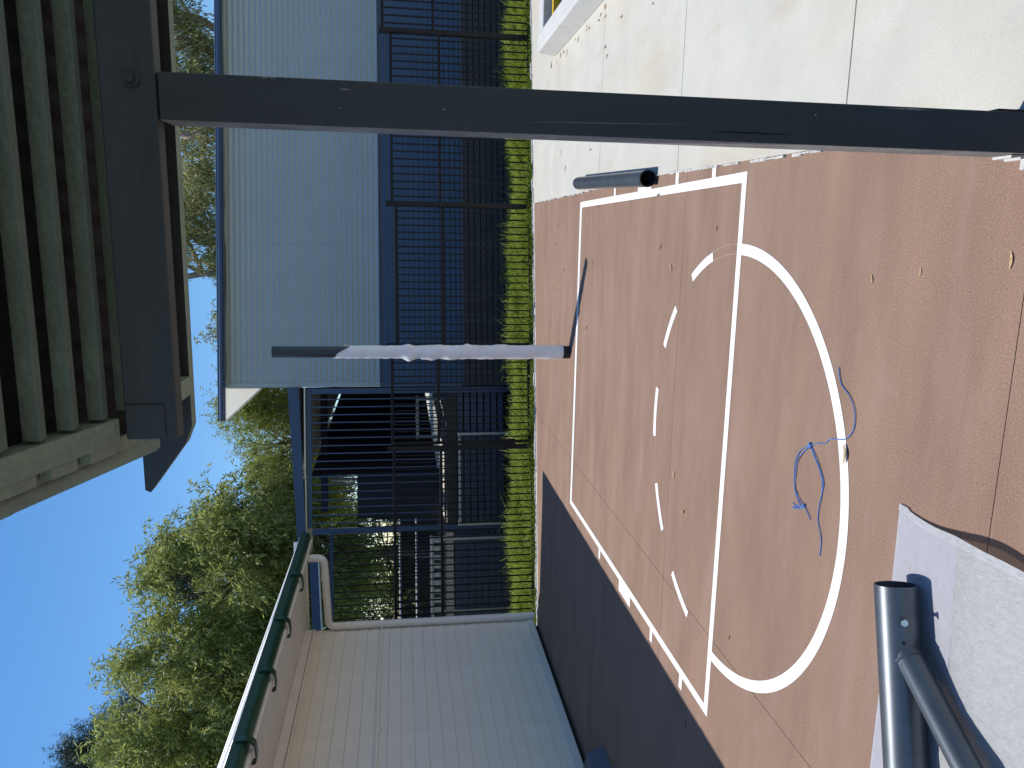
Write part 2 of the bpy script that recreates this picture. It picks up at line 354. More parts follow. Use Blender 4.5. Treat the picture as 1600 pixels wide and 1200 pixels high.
slant(x_(-2.75),3.19+ZO,3.21+ZO,x_(-1.485),3.20+ZO,3.22+ZO,-.078,.7).build('ceiling', M['cream'], D)
MB().prism([(x_(-1.48),-.078),(x_(-.03),-.078),(x_(-.03),7.0),(x_(-.16),7.0)], 2, 3.30+ZO, 3.34+ZO).build('roof_sheet', M['zinc'], D)
slant(x_(-2.75),3.23+ZO,3.26+ZO,x_(-1.485),3.28+ZO,3.31+ZO,-.078,1.0).build('roof_sheet', M['zinc'], D)
box('top_rail', M['navytrim'], D, x_(-2.28), x_(-.04), 0,.05, 3.12+ZO,3.19+ZO)
box('top_rail', M['navytrim'], D, x_(-5.2), x_(-2.34), .5,.55, 2.84+ZO,2.90+ZO)
for lat in (-2.335,-.09,-5.1): box('post', M['navytrim'], D, x_(lat)-.045, x_(lat)+.045, -.03,.06, 0, 3.12+ZO if lat>-5 else 2.9+ZO, .004)
bar = None
for k in range(18):
    lt = -.22-k*.124
    if lt < -2.27: break
    if bar is None: bar = MB().box(-.010,.010,-.010,.010,0,2.13).build('screen_bar', M['navytrim'], D); bar.location = (x_(lt),.025,.99+ZO)
    else: inst(bar, D, (x_(lt),.025,.99+ZO))
bar2 = None
for k in range(24):
    lt = -2.45-k*.112
    if bar2 is None: bar2 = MB().box(-.009,.009,-.009,.009,0,1.85).build('screen_bar', M['black'], D); bar2.location = (x_(lt),.525,.99+ZO)
    else: inst(bar2, D, (x_(lt),.525,.99+ZO))
box('deck_bearer', M['brown'], D, x_(-2.42), x_(-.03), -.02,.05, .80+ZO,.97+ZO)
box('deck_floor', M['conc'], D, x_(-2.42), x_(-.07), .06,13.5, .86+ZO,.94+ZO)
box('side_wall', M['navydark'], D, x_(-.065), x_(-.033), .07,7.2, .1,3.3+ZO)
box('bottom_rail', M['brown'], D, x_(-2.42), x_(-.03), -.015,.04, .978+ZO,1.01+ZO)
def wallbit(name, m, p0, p1, th, z0, z1):        # an upright board between two plan points (lateral, depth behind the front)
    d_ = Vector((p1[0]-p0[0],p1[1]-p0[1])); n_ = Vector((-d_.y,d_.x)).normalized()*th
    return MB().prism([(x_(p0[0]),p0[1]),(x_(p1[0]),p1[1]),(x_(p1[0])+n_.x,p1[1]+n_.y),(x_(p0[0])+n_.x,p0[1]+n_.y)], 2, z0+ZO, z1+ZO).build(name, m, D)
P0 = (-1.45,.30); P1 = (-.14,7.0); nbd = 14
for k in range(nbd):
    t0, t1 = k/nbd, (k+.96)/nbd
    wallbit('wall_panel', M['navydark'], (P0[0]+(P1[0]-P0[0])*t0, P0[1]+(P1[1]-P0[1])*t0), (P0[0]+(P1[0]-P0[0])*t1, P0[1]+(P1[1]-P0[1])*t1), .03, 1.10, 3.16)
wallbit('wall_panel', M['navydark'], (-2.28,.75), (-1.46,.75), .03, 1.05, 2.45)  # near-black panels added to stand in for the shaded interior
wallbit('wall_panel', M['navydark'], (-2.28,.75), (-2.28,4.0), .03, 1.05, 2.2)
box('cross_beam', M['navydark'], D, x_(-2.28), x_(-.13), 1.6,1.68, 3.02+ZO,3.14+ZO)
box('ceiling_light', M['white'], D, x_(-1.22), x_(-.9), .25,.5, 3.17+ZO,3.21+ZO)
box('bench_seat', M['gal'], D, x_(-1.0), x_(-.2), 1.6,1.9, 1.38+ZO,1.43+ZO)
for lat in (-.95,-.27): box('bench_leg', M['gal'], D, x_(lat)-.02, x_(lat)+.02, 1.62,1.66, .945+ZO,1.375+ZO)
for z in (1.42,1.74): MB().tube([(x_(-5.2),2.6,z+ZO),(x_(-2.45),2.6,z+ZO)], .024, 8).build('handrail', M['gal'], D, smooth=True)
MB().tube([(x_(-1.62),.9,.95+ZO),(x_(-1.62),.9,2.9+ZO)], .03, 8).build('conduit_post', M['gal'], D, smooth=True)
MB().tube([(x_(-1.45),1.2,1.35+ZO),(x_(-1.45),1.2,1.70+ZO),(x_(-1.75),1.2,1.70+ZO),(x_(-1.75),1.2,1.35+ZO)], .02, 8).build('hoop_rail', M['gal'], D, smooth=True)
ds = None
for k in range(7):
    if ds is None: ds = MB().box(x_(-2.42),x_(-.03),.03,.055,0,.085).build('under_slat', M['navytrim'], D); ds.location = (0,0,.70+ZO)
    else: inst(ds, D, (0,0,.70-k*.112+ZO))
box('under_shade_block', M['dark'], D, x_(-5.2), x_(-.03), .2,6, 0,.85+ZO)  # solid near-black block painting in the shade under the deck
ds2 = None
for k in range(8):
    if ds2 is None: ds2 = MB().box(x_(-5.2),x_(-2.43),.13,.15,0,.10).build('under_slat', M['navytrim'], D); ds2.location = (0,0,.73+ZO)
    else: inst(ds2, D, (0,0,.73-k*.112+ZO))
# galvanised mesh panels standing under the deck
def mesh_panel(label, lat0, lat1, z1, d, cells, group=None):
    T = thing('mesh_panel', label, 'mesh panel', Fp(lat0,d,-.09), YAW, group); w_ = lat1-lat0; z1 += .09
    for xx in (0,w_): box('frame_post', M['gal'], T, xx-.02, xx+.02, -.02,.02, 0, z1, .003)
    box('frame_rail', M['gal'], T, .02, w_-.02, -.018,.018, z1-.045, z1-.003, .003)
    m = MB(); n = int(w_/cells)
    for k in range(1,n): m.box(w_*k/n-.0022, w_*k/n+.0022, -.003,.003, 0, z1-.046)
    nz = int(z1/cells)
    for k in range(nz): m.box(.021,w_-.021,.0031,.0075, k*cells+.03, k*cells+.0344)
    m.build('wire_mesh', M['meshm'], T, kind='stuff'); return T
mesh_panel('galvanised mesh panel below the deck between the latch post and navy post', -2.26,-.80,.80, 12.30, .040)
mesh_panel('tall galvanised mesh panel beside the navy post left of the deck', -3.78,-2.48,1.25, 12.25, .045)
T = thing('step_rail', 'low grey rail with a row of pale blocks behind the fence', 'rail', Fp(-3.78,12.6,-.09), YAW)
box('rail', M['gal'], T, 0,1.3,-.03,.03, 1.30,1.34)
for k in range(9): box('block', M['cream'], T, .06+k*.14,.125+k*.14,-.03,.05, 1.17,1.27)
for k in range(2): box('leg', M['gal'], T, .02+k*1.22,.06+k*1.22,-.02,.02, 0,1.30)
# low dark shed, added to fill the shaded view behind the deck
T = thing('dark_fill_shed', 'low dark shed added to fill the shade far behind the handrails', 'shed', Fp(-6.5,22,-.14), YAW)
for k in range(8): box('wall_board', M['navydark'], T, -3.4,3.4, -.012*(k%2),.1, k*.235, k*.235+.232)
box('roof', M['dark'], T, -3.6,3.6,-.3,3, 1.885,1.93)
# ------------------------------------------------------------------ fence
DF = 10.15
FZ = -.09
def fence_run(name, label, cat, posts, panels, root_lat, group=None):
    R_ = thing(name, label, cat, Fp(root_lat,DF,FZ), YAW, group)
    def bx(nm,m,l0,l1,y0,y1,z0,z1,bev=0): return box(nm,m,R_,l0-root_lat,l1-root_lat,y0,y1,z0-FZ,z1-FZ,bev)
    for lat, top in posts:
        bx('post', M['fpost'], lat-.032, lat+.032, -.032,.032, FZ, top, .004); bx('post_cap', M['black'], lat-.036,lat+.036,-.036,.036, top, top+.014, .003)
    proto = {}
    for l0, l1, zt, zm, zb, pit in panels:
        for z in (zt,zm,zb): bx('rail', M['black'], l0+.034, l1-.034, -.019,.019, z-.019, z+.019, .003)
        n = int((l1-l0-.07)/pit); st = (l1-l0)/(n+1)
        for k in range(1,n+1):
            key = round(zt-zb,3)
            loc = (l0+st*k-root_lat, 0, zb-FZ)
            if key not in proto:
                o = MB().box(-.008,.008,-.008,.008, .0195, zt-zb-.0195).build('picket', M['black'], R_); o.location = loc; proto[key] = o
            else: inst(proto[key], R_, loc)
    return R_
fence_run('picket_fence', 'black metal picket fence in front of the raised building', 'fence',
    [(4.67,1.93),(2.39,1.86),(.52,1.868)], [(4.67,7.2,1.903,1.241,-.045,.1003),(2.39,4.67,1.796,1.165,-.045,.1003),(.52,2.39,1.745,1.138,-.04,.0905)], 2.39)
fence_run('picket_fence', 'black metal picket fence run ending at the weatherboard building', 'fence', [(-.84,1.866)], [(-3.95,-.84,1.796,1.182,-.042,.0905)], -.84)
gt = fence_run('fence_gate', 'narrow black picket gate beside the latch box', 'gate', [], [(-.795,.475,1.815,1.21,-.005,.0905)], -.2)
for lat in (-.77,.45): box('stile', M['black'], gt, lat-.02+.2, lat+.02+.2, -.0185,.0185, .055,1.91,.003)
box('latch_box', M['black'], gt, -.82+.2, -.735+.2, -.05,-.021, .19-FZ,.33-FZ, .004)
# ------------------------------------------------------------------ weatherboard building on the left
WX = -3.70; YE = 5.28; GX, GY, GZ = -2.52, 5.60, 2.955; Y0 = -3.0
W = thing('weatherboard_building', 'cream weatherboard building with dark green gutter', 'building', (WX,YE,0))
wx = lambda x: x-WX
wy = lambda y: y-YE
brd = None
for k in range(20):
    z = .118+k*.1345
    if brd is None:
        brd = MB().prism([(0,0),(.0195,.0015),(.0205,.004),(.010,.1338),(0,.1338)], 1, wy(Y0), -.004)
        brd.v = [(p[0],p[1],p[2]) for p in brd.v]; brd = brd.build('weatherboard', M['wall'], W); brd.location = (0,0,z)
    else: inst(brd, W, (0,0,z))
eb = None
for k in range(20):
    if eb is None: eb = MB().prism([(0,0),(.020,0),(.008,.1345),(0,.1345)], 0, -4.5, 0).build('end_weatherboard', M['wall'], W); eb.location = (0,0,.118)
    else: inst(eb, W, (0,0,.118+k*.1345))
box('wall_core', M['wall'], W, -4.5,-.002, wy(Y0), -.002, .10,2.95)
box('base_trim', M['pvc'], W, .0,.034, wy(Y0), .02, .045,.117, .004)
box('footing', M['dark'], W, -4.4,-.06, wy(Y0), -.05, -.1,.10)
box('frieze_board', M['soffit'], W, .001,.028, wy(Y0), .0, 2.81,2.905)
MB().tube([(.024,wy(Y0),2.79),(.024,0,2.79)], .014, 8).build('bead', M['soffit'], W, smooth=True)
SX = wx(-2.64)
box('soffit_lining', M['soffit'], W, .002, SX, wy(Y0), wy(GY)-.01, 2.908,2.920)
for yy in (4.35,2.35,.35): box('soffit_joint', M['wall'], W, .03, SX-.002, wy(yy), wy(yy)+.03, 2.9035,2.9075)
box('fascia', M['soffit'], W, SX+.0005, SX+.022, wy(Y0), wy(GY), 2.82,2.975, .002)
box('barge', M['soffit'], W, -4.6, SX-.001, wy(GY)-.009, wy(GY)+.012, 2.89,3.05)
# quad gutter profile
gp_ = [(SX+.023,2.95),(SX+.023,2.845)] + [(SX+.055+.058*math.sin(a), 2.895-.055*math.cos(a)) for a in [i*PI/2/7 for i in range(8)]] + [(SX+.115,2.955),(SX+.105,2.955)] + [(SX+.053+.05*math.sin(a), 2.90-.05*math.cos(a)) for a in [PI/2-i*PI/2/5 for i in range(6)]] + [(SX+.032,2.85),(SX+.032,2.95)]
GUT = MB().prism([(p[0],p[1]) for p in gp_], 1, wy(Y0), wy(GY)+.02).build('gutter', M['green'], W)
MB().prism([(SX+.024,2.95),(SX+.024,2.846)] + [(SX+.055+.057*math.sin(a), 2.895-.053*math.cos(a)) for a in [i*PI/2/7 for i in range(8)]] + [(SX+.114,2.95)], 1, wy(GY)+.021, wy(GY)+.026).build('gutter_stop_end', M['green'], GUT)
for yy in (4.40,3.40,2.50,1.57,.6,-.4):
    pts = [(SX+.117,2.935)] + [(SX+.045+.075*math.sin(a), 2.885-.085*math.cos(a)) for a in [PI/2-i*PI/2/7 for i in range(8)]] + [(SX-.02,2.795),(SX-.075,2.80),(SX-.08,2.83)]
    m = MB(); n = len(pts)
    for p in pts:
        m.v += [(p[0],wy(yy)-.032,p[1]),(p[0],wy(yy)+.032,p[1])]
    for p in pts: m.v += [(p[0]+.012,wy(yy)-.032,p[1]-.010),(p[0]+.012,wy(yy)+.032,p[1]-.010)]
    for i in range(n-1):
        m.f += [(2*i,2*i+1,2*i+3,2*i+2),(2*n+2*i,2*n+2*i+2,2*n+2*i+3,2*n+2*i+1),(2*i,2*i+2,2*n+2*i+2,2*n+2*i),(2*i+1,2*n+2*i+1,2*n+2*i+3,2*i+3)]
    m.build('gutter_bracket', M['green'], GUT)
# roof: corrugated sheet rising from the gutter to a ridge
rf = MB(); ny = 460; yr0, yr1 = wy(Y0), wy(GY)+.05
for i in range(ny+1):
    yy = yr0+(yr1-yr0)*i/ny; bz = .009*math.sin(2*PI*yy/.076)
    for (xx, zz) in ((SX+.07,2.965),(-2.3,4.22)): rf.v.append((xx,yy,zz+bz))
for i in range(ny): rf.f.append((2*i,2*i+1,2*i+3,2*i+2))
rf.build('roof_sheet', M['zinc'], W, smooth=True)
MB().prism([(SX+.02,2.95),(-2.3,4.20),(-4.6,2.95)], 1, wy(Y0), wy(GY)-.02).build('roof_core', M['soffit'], W)
MB().prism([(-2.3,4.22),(-4.6,2.96),(-4.6,2.99),(-2.3,4.25)], 1, wy(Y0), wy(GY)+.05).build('roof_sheet', M['zinc'], W)
# downpipe with its two bends
def bend(p, a, b, r, n=6):                      # rounded corner at p between unit directions a (in) and b (out)
    p = Vector(p); a = Vector(a); b = Vector(b); s = p-a*r; e = p+b*r
    return [tuple(s*(1-t)**2 + p*2*t*(1-t) + e*t*t) for t in [i/n for i in range(n+1)]]
dpx = wx(-2.72); dpy = -.015
pts = [(dpx,dpy,2.86)] + bend((dpx,dpy,2.65),(0,0,-1),(-1,0,-.03),.085) + bend((.07,dpy,2.615),(-1,0,-.03),(0,0,-1),.085) + [(.07,dpy,.03)]
DPO = MB().tube(pts, .046, 16).build('downpipe', M['pvc'], W, smooth=True)
for z in (2.35,.9): MB().tube([(.07,dpy,z),(.07,dpy,z+.03)], .049, 16).build('pipe_clip', M['pvc'], DPO, smooth=True)
MB().tube([(dpx-.25,dpy,2.642),(dpx-.29,dpy,2.641)], .050, 16).build('pipe_socket', M['pvc'], DPO, smooth=True)
CDO = MB().tube([(.030,wy(Y0),1.965),(.030,-.03,1.965)], .013, 8).build('conduit', M['soffit'], W, smooth=True)
for yy in (4.2,3.2,2.2): box('conduit_saddle', M['soffit'], CDO, .012,.048, wy(yy)-.01,wy(yy)+.01, 1.935,1.995)
# slate box standing at the foot of the wall
T = thing('storage_box', 'slate-blue box standing in shade against the weatherboards', 'box', (-3.34,1.80,0))
MB().prism([(-.33,0),(.20,0),(.13,.14),(-.33,.24)], 1, -.55,.22).build('body', M['bluepaint'], T, bevel=.008)
box('lid', M['bluepaint'], T, -.345,-.02, -.56,.235, .222,.240, .006)
# ------------------------------------------------------------------ concrete kerb bed on the right
T = thing('kerb_bed', 'raised pale concrete kerb around a bed on the pavement', 'kerb', (3.10,4.97,.008))
MB().prism([(0,0),(.03,.19),(.05,.2),(.20,.2),(.22,.19),(.22,0)], 1, -4.4, 0).build('side_kerb', M['kerb'], T, bevel=.008)
MB().prism([(-.001,0),(-.02,.185),(-.04,.196),(-.22,.196),(-.24,.185),(-.24,0)], 0, .221, 4.2).build('back_kerb', M['kerb'], T, bevel=.006)
box('bed_soil', M['soil'], T, .221,4.2,-4.3,-.241, 0,.045)
T = thing('yellow_board', 'yellow painted board lying inside the concrete kerb bed', 'board', (3.36,4.60,.053))
box('board', M['yellow'], T, 0,1.6,-.04,.03, .0,.07, .004); box('cleat', M['brown'], T, .22,.30,-.06,-.041, 0,.06)
# ------------------------------------------------------------------ timber veranda we stand under
V = thing('timber_veranda', 'dark timber veranda with bolted beam, post and sage roof battens', 'veranda', (1.46,-1.665,0))
vx = lambda x: x-1.46
vy = lambda y: y+1.665
SLP = .31
pz = lambda y: 2.39+SLP*(-1.72-y)               # underside of the battens
post = MB().box(vx(1.412),vx(1.520),vy(-1.716),vy(-1.610),-.0615,2.262)
post.v = [(a+random.uniform(-.001,.001),b,c) for a,b,c in post.v]
po = post.build('post', M['timber'], V, bevel=.004); po.data.materials.append(M['greypost'])
for p in po.data.polygons:
    if p.normal.x < -.9: p.material_index = 1  # left side made paler, its light put into the colour
KV = .965; V.scale = (KV,KV,KV); V.location = CAM + (Vector((1.46,-1.665,0))-CAM)*KV
box('beam', M['beamt'], V, vx(.640),vx(3.6),vy(-1.722),vy(-1.668),2.264,2.388,.004)
MB().tube([(vx(1.500),vy(-1.724),2.316),(vx(1.500),vy(-1.729),2.316)], .020, 18).build('washer', M['timber'], V, smooth=True)
MB().tube([(vx(1.500),vy(-1.729),2.316),(vx(1.500),vy(-1.742),2.316)], .012, 6).build('bolt', M['timber'], V)
def scar(name, m, pts, w0, yy):               # a split or chip in the face of the post
    q = MB(); n = len(pts)
    for i, (x, z) in enumerate(pts):
        ww = w0*math.sin(PI*(i+.15)/(n-.7))*random.uniform(.6,1.2); q.v += [(vx(x)-ww,vy(yy),z),(vx(x)+ww,vy(yy),z)]
    for i in range(n-1): q.f.append((2*i,2*i+1,2*i+3,2*i+2))
    q.build(name, m, po)
scar('split', M['under'], [(1.4365+random.uniform(-.0015,.0015),.92-.012*i) for i in range(22)], .0022, -1.7166)
scar('split', M['greypost'], [(1.440+.0006*i+random.uniform(-.0008,.0008),1.42-.024*i) for i in range(21)], .0007, -1.7166)
scar('chip', M['greypost'], [(1.4985,1.846-.004*i) for i in range(8)], .0022, -1.7166)
scar('chip', M['greypost'], [(1.455,1.852-.002*i) for i in range(5)], .0016, -1.7166)
scar('chip', M['greypost'], [(1.5195-.001*abs(i-5),2.03-.004*i) for i in range(10)], .0025, -1.7166)
scar('chip', M['greypost'], [(1.462,1.60-.002*i) for i in range(6)], .0014, -1.7166)
scar('chip', M['greypost'], [(1.4885,.62-.002*i) for i in range(4)], .002, -1.7166)
scar('chip', M['greypost'], [(1.5145,.42-.012*i) for i in range(12)], .0022, -1.7166)
box('stirrup', M['kerb'], V, vx(1.401),vx(1.409),vy(-1.70),vy(-1.63),-.0615,.012); box('stirrup', M['brown'], V, vx(1.522),vx(1.53),vy(-1.70),vy(-1.62),-.0615,.07)
box('stirrup_foot', M['kerb'], V, vx(1.365),vx(1.394),vy(-1.75),vy(-1.735),0.002,.012); box('stirrup_foot', M['kerb'], V, vx(1.392),vx(1.400),vy(-1.734),vy(-1.675),0.002,.012)
fa = MB().prism([(vx(3.6),2.288),(vx(.606),2.302),(vx(.556),2.322),(vx(.410),2.428),(vx(.418),2.442),(vx(3.6),2.435)], 1, vy(-1.450), vy(-1.405))
fo = fa.build('eave_board', M['beamt'], V); fo.data.materials.append(M['sage'])
for p in fo.data.polygons:
    if p.normal.z < -.3: p.material_index = 1  # underside in paler sage, light from the ground put into the colour
box('packer', M['sage'], V, vx(.70),vx(.752),vy(-1.56),vy(-1.452),2.30,2.352)
bt = None
for k in range(34):
    yb = -1.693-k*.0965
    if bt is None: bt = MB().box(vx(.71),vx(3.6),-.002,.030,.0,.036).build('batten', M['sagedark'], V, bevel=.002); bt.location = (0,vy(yb),pz(yb))
    else: inst(bt, V, (random.uniform(-.004,.004),vy(yb+random.uniform(-.004,.004)),pz(yb)+random.uniform(-.002,.002)))
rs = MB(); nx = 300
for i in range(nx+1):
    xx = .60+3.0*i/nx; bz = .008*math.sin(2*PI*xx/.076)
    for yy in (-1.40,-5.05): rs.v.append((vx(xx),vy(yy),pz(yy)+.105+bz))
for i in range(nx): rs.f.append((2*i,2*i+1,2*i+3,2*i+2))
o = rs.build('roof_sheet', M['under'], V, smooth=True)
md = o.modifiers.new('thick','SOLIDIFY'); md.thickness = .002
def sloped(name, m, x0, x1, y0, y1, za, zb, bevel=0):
    q = MB(); q.v = [(vx(x0),vy(y0),pz(y0)+za),(vx(x1),vy(y0),pz(y0)+za),(vx(x1),vy(y1),pz(y1)+za),(vx(x0),vy(y1),pz(y1)+za),
                     (vx(x0),vy(y0),pz(y0)+zb),(vx(x1),vy(y0),pz(y0)+zb),(vx(x1),vy(y1),pz(y1)+zb),(vx(x0),vy(y1),pz(y1)+zb)]
    q.f = [(3,2,1,0),(4,5,6,7),(0,1,5,4),(1,2,6,5),(2,3,7,6),(3,0,4,7)]
    return q.build(name, m, V, bevel=bevel)
sloped('barge_rafter', M['sage'], .640,.700,-1.738,-5.05,.0,.058,.002)
y = -1.75; k = 0
while y > -4.9:
    l = random.uniform(.075,.11); sloped('barge_tooth', M['sage'], .612,.639,y,y-l,.006,.03); y -= l+.042
sloped('barge_backing', M['sage'], .588,.639,-1.60,-5.05,.034,.044)
MB().tube([(vx(.584),vy(-1.54),pz(-1.54)+.052),(vx(.584),vy(-5.05),pz(-5.05)+.052)], .026, 14).build('barge_roll', M['sage'], V, smooth=True)
for yy in (-2.02,-3.2): MB().tube([(vx(.584),vy(yy),pz(yy)+.052),(vx(.584),vy(yy-.1),pz(yy-.1)+.052)], .0275, 14).build('roll_sleeve', M['sage'], V, smooth=True)
sloped('bracket_plate', M['beamt'], .645,.73,-1.7245,-1.7275,-.10,-.01)
# ------------------------------------------------------------------ goal post with its packing
T = thing('goal_post', 'slim dark steel goal post standing behind the far court line', 'goal post', (.005,3.822,0))
pl_ = MB().tube([(.018,0,0),(.030,0,2.916)], .0555, 24, cap=True).build('pole', M['pole'], T, smooth=True)
MB().tube([(.03,0,2.9165),(.03,0,2.924)], .057, 24).build('top_rim', M['inner'], T, smooth=True)
MB().tube([(.018,0,.001),(.018,0,.085)], .064, 24).build('base_sleeve', M['inner'], T, smooth=True)
wr = MB(); nz, na = 150, 48
for i in range(nz+1):
    for k in range(na):
        a = 2*PI*k/na; t = i/nz
        topz = 2.30+.09*math.cos(a-2.9)+.02*math.sin(3*a); z = .075+(topz-.075)*t
        r = .0635+.0018*math.sin(z*31+2*a)*math.sin(a*3+z*9)+.0014*math.sin(z*67+a*5)
        for zb, am, ph, wz in ((1.62,.034,-PI*.85,.045),(1.63,.018,-.35,.05),(1.40,.016,PI,.045),(1.22,.012,-2.4,.05),(.72,.007,.4,.07),(2.3,.018,.1,.06),(1.05,.012,.2,.03)):
            r += am*math.exp(-((z-zb)/wz)**2)*max(0,math.cos(a-ph))**3
        if z < 1.5: r += .006+.003*math.sin(z*20+a)
        xo = .018+.012*z/2.9
        wr.v.append((xo+r*math.cos(a), r*math.sin(a), z))
for i in range(nz):
    for k in range(na): wr.f.append((i*na+k, i*na+(k+1)%na, (i+1)*na+(k+1)%na, (i+1)*na+k))
wo = wr.build('packing_wrap', M['polewrap'], None, smooth=True); wo.location = (.005,3.822,0)
tag(wo, 'wrinkled white packing foam wrapped around the upright goal post', 'wrap')
# ------------------------------------------------------------------ loose steel on the ground
def hollow(m, a, b, r, th, seg=28):
    a = Vector(a); b = Vector(b); t = (b-a).normalized(); u = t.orthogonal().normalized(); v = t.cross(u); n0 = len(m.v)
    for p, rr in ((a,r),(b,r),(b,r-th),(a,r-th)):
        for k in range(seg): an = 2*PI*k/seg; m.v.append(tuple(p+(u*math.cos(an)+v*math.sin(an))*rr))
    for j in range(4):
        for k in range(seg): m.f.append((n0+j*seg+k, n0+j*seg+(k+1)%seg, n0+((j+1)%4)*seg+(k+1)%seg, n0+((j+1)%4)*seg+k))
    return m
T = thing('steel_tube', 'short dark steel tube lying on the pavement beside the key line', 'tube', (1.56,1.36,.012))
hollow(MB(), (0,0,.056), (.10,2.02,.056), .056, .005).build('tube', M['steel'], T, smooth=True)
hollow(MB(), (-.0002,-.004,.056), (.0008,.012,.056), .0565, .006).build('end_ring', M['inner'], T, smooth=True)
A0 = Vector((.045,-1.533,.082)); AD = Vector((-.965,-.262,0)).normalized()
T = thing('welded_steel_frame', 'charcoal steel tube with a welded diagonal brace lying on packing sheet', 'steel frame', (A0.x,A0.y,0))
rel = lambda v: tuple(Vector(v)-Vector((A0.x,A0.y,0)))
hollow(MB(), rel(A0), rel(A0+AD*1.5), .067, .005, 40).build('main_tube', M['steel'], T, smooth=True)
J = A0+AD*.215+Vector((.012,-.035,0)); BD = Vector((-.50,-.86,.02)).normalized()
hollow(MB(), rel(J), rel(J+BD*.95), .042, .004, 32).build('brace_tube', M['steel'], T, smooth=True)
side = AD.cross(Vector((0,0,1))); side = -side if side.y > 0 else side
m = MB(); n0 = J+BD*.024
ring = []
for k in range(33):
    an = 2*PI*k/32; u = BD.orthogonal().normalized(); v = BD.cross(u); p = n0+(u*math.cos(an)+v*math.sin(an))*.043
    ring.append(rel(p))
m.tube(ring, .0045, 6, cap=False).build('weld_bead', M['steel'], T, smooth=True)
nb = (side*.93+Vector((0,0,.37))).normalized()
p = A0+AD*.105+nb*.066
bo = MB().tube([rel(p),rel(p+nb*.018)], .006, 8).build('bolt', M['bolt'], T, smooth=True); MB().tube([rel(p+nb*.018),rel(p+nb*.028)], .0115, 6).build('bolt_head', M['bolt'], bo)
p = A0+AD*.175+nb*.0662
MB().tube([rel(p),rel(p+nb*.0016)], .006, 12).build('bolt_hole', M['inner'], T)
# packing sheet: a smooth foam flap running into crinkled wrap, raised where it buckles
def sheetz(x, y):
    ridge = .038*math.exp(-((y+1.80)/.16)**2)*(.35+.65*max(0,min(1,(x+.45)/.7)))
    roll = .03*max(0,min(1,(-y-1.72)/.15))
    return .004+ridge+roll*(.6+.4*math.sin(x*5+1))+.004*math.sin(x*9+y*4)*max(0,min(1,(-1.42-y)/.12))
def psheet(name, m, y0, y1, nx, ny, crinkle):
    q = MB()
    for j in range(ny+1):
        for i in range(nx+1):
            y = y0+(y1-y0)*j/ny
            xe = .278+.012*math.sin((y+1.4)*11)*(1 if y < -1.45 else 0)+.02*max(0,min(1,(-1.6-y)/.5))
            x = xe-(1.9)*i/nx
            yy = y+(.02*(.278-x)*-1 if j == 0 and crinkle == 0 else 0)
            z = sheetz(x,y)+crinkle*(.5*math.sin(x*83+y*31+math.sin(y*47)*2)+.5*math.sin(x*57-y*71+math.sin(x*33)*2))
            q.v.append((x,yy,z))
    for j in range(ny):
        for i in range(nx): q.f.append((j*(nx+1)+i, j*(nx+1)+i+1, (j+1)*(nx+1)+i+1, (j+1)*(nx+1)+i))
    me = bpy.data.meshes.new(name); me.from_pydata(q.v,[],q.f); me.update()
    return link(name, me, m, smooth=True)
PS = thing('packing_sheet', 'translucent white packing sheet spread under the braced steel tube', 'packing sheet', (-.3,-1.8,0))
a_ = psheet('foam_flap', M['foam'], -1.404, -1.742, 90, 40, 0); b_ = psheet('crinkled_wrap', M['bubble'], -1.7425, -2.7, 200, 120, .0013)
for o in (a_,b_): o.parent = PS; o.location = (.3,1.8,0)
# edge tape on the sheet border
q = MB()
for j in range(61):
    y = -1.404-.9*j/60; xe = .278+.012*math.sin((y+1.4)*11)*(1 if y < -1.45 else 0)+.02*max(0,min(1,(-1.6-y)/.5))
    q.v += [(xe+.002,y,sheetz(xe,y)+.003),(xe-.022,y,sheetz(xe-.022,y)+.003)]
for j in range(60): q.f.append((2*j,2*j+1,2*j+3,2*j+2))
o = q.build('sealed_edge', M['bubble'], PS, smooth=True); o.location = (.3,1.8,0)
# ------------------------------------------------------------------ twine
def smoothpath(p, n=6):
    out = []; P_ = [Vector((*a, random.uniform(.003,.006))) for a in p]
    for i in range(len(P_)-1):
        a, b, c, d = P_[max(i-1,0)], P_[i], P_[i+1], P_[min(i+2,len(P_)-1)]
        for k in range(n):
            t = k/n; out.append(.5*((2*b)+(c-a)*t+(2*a-5*b+4*c-d)*t*t+(3*b-a-3*c+d)*t**3))
    out.append(P_[-1]); return out
tw = thing('blue_twine', 'knotted length of frayed blue baling twine across the painted arc', 'twine', (.3,-.85,0))
def strand(name, p, r=.0022):
    o = MB().tube([tuple(Vector(v)-Vector((.3,-.85,0))) for v in smoothpath(p)], r, 6).build(name, M['twine'], tw, smooth=True); return o
strand('strand', [(.68,-.955),(.618,-.983),(.585,-1.045),(.54,-1.087),(.47,-1.095),(.419,-1.058),(.40,-1.00),(.385,-.945),(.358,-.91),(.345,-.86),(.321,-.807)])
strand('strand', [(.321,-.807),(.28,-.735),(.223,-.703),(.16,-.70),(.109,-.711),(.07,-.76),(.054,-.802),(.04,-.79),(.06,-.75),(.11,-.715),(.17,-.712),(.23,-.72),(.28,-.76),(.321,-.807)])
strand('strand', [(.321,-.807),(.29,-.84),(.25,-.885),(.205,-.917),(.15,-.925),(.09,-.915),(.033,-.914),(-.0,-.935),(-.04,-.952),(-.108,-.953)])
strand('strand', [(.313,-.819),(.28,-.865),(.235,-.905),(.195,-.930),(.14,-.922)], .0022)
strand('strand', [(.054,-.802),(.03,-.84),(.013,-.862)])
for k in range(7): strand('frayed_end', [(.05+random.uniform(-.004,.004),-.80),(.035+random.uniform(-.01,.01),-.765),(.022+random.uniform(-.016,.016),-.715+random.uniform(-.01,.01))], .0013)
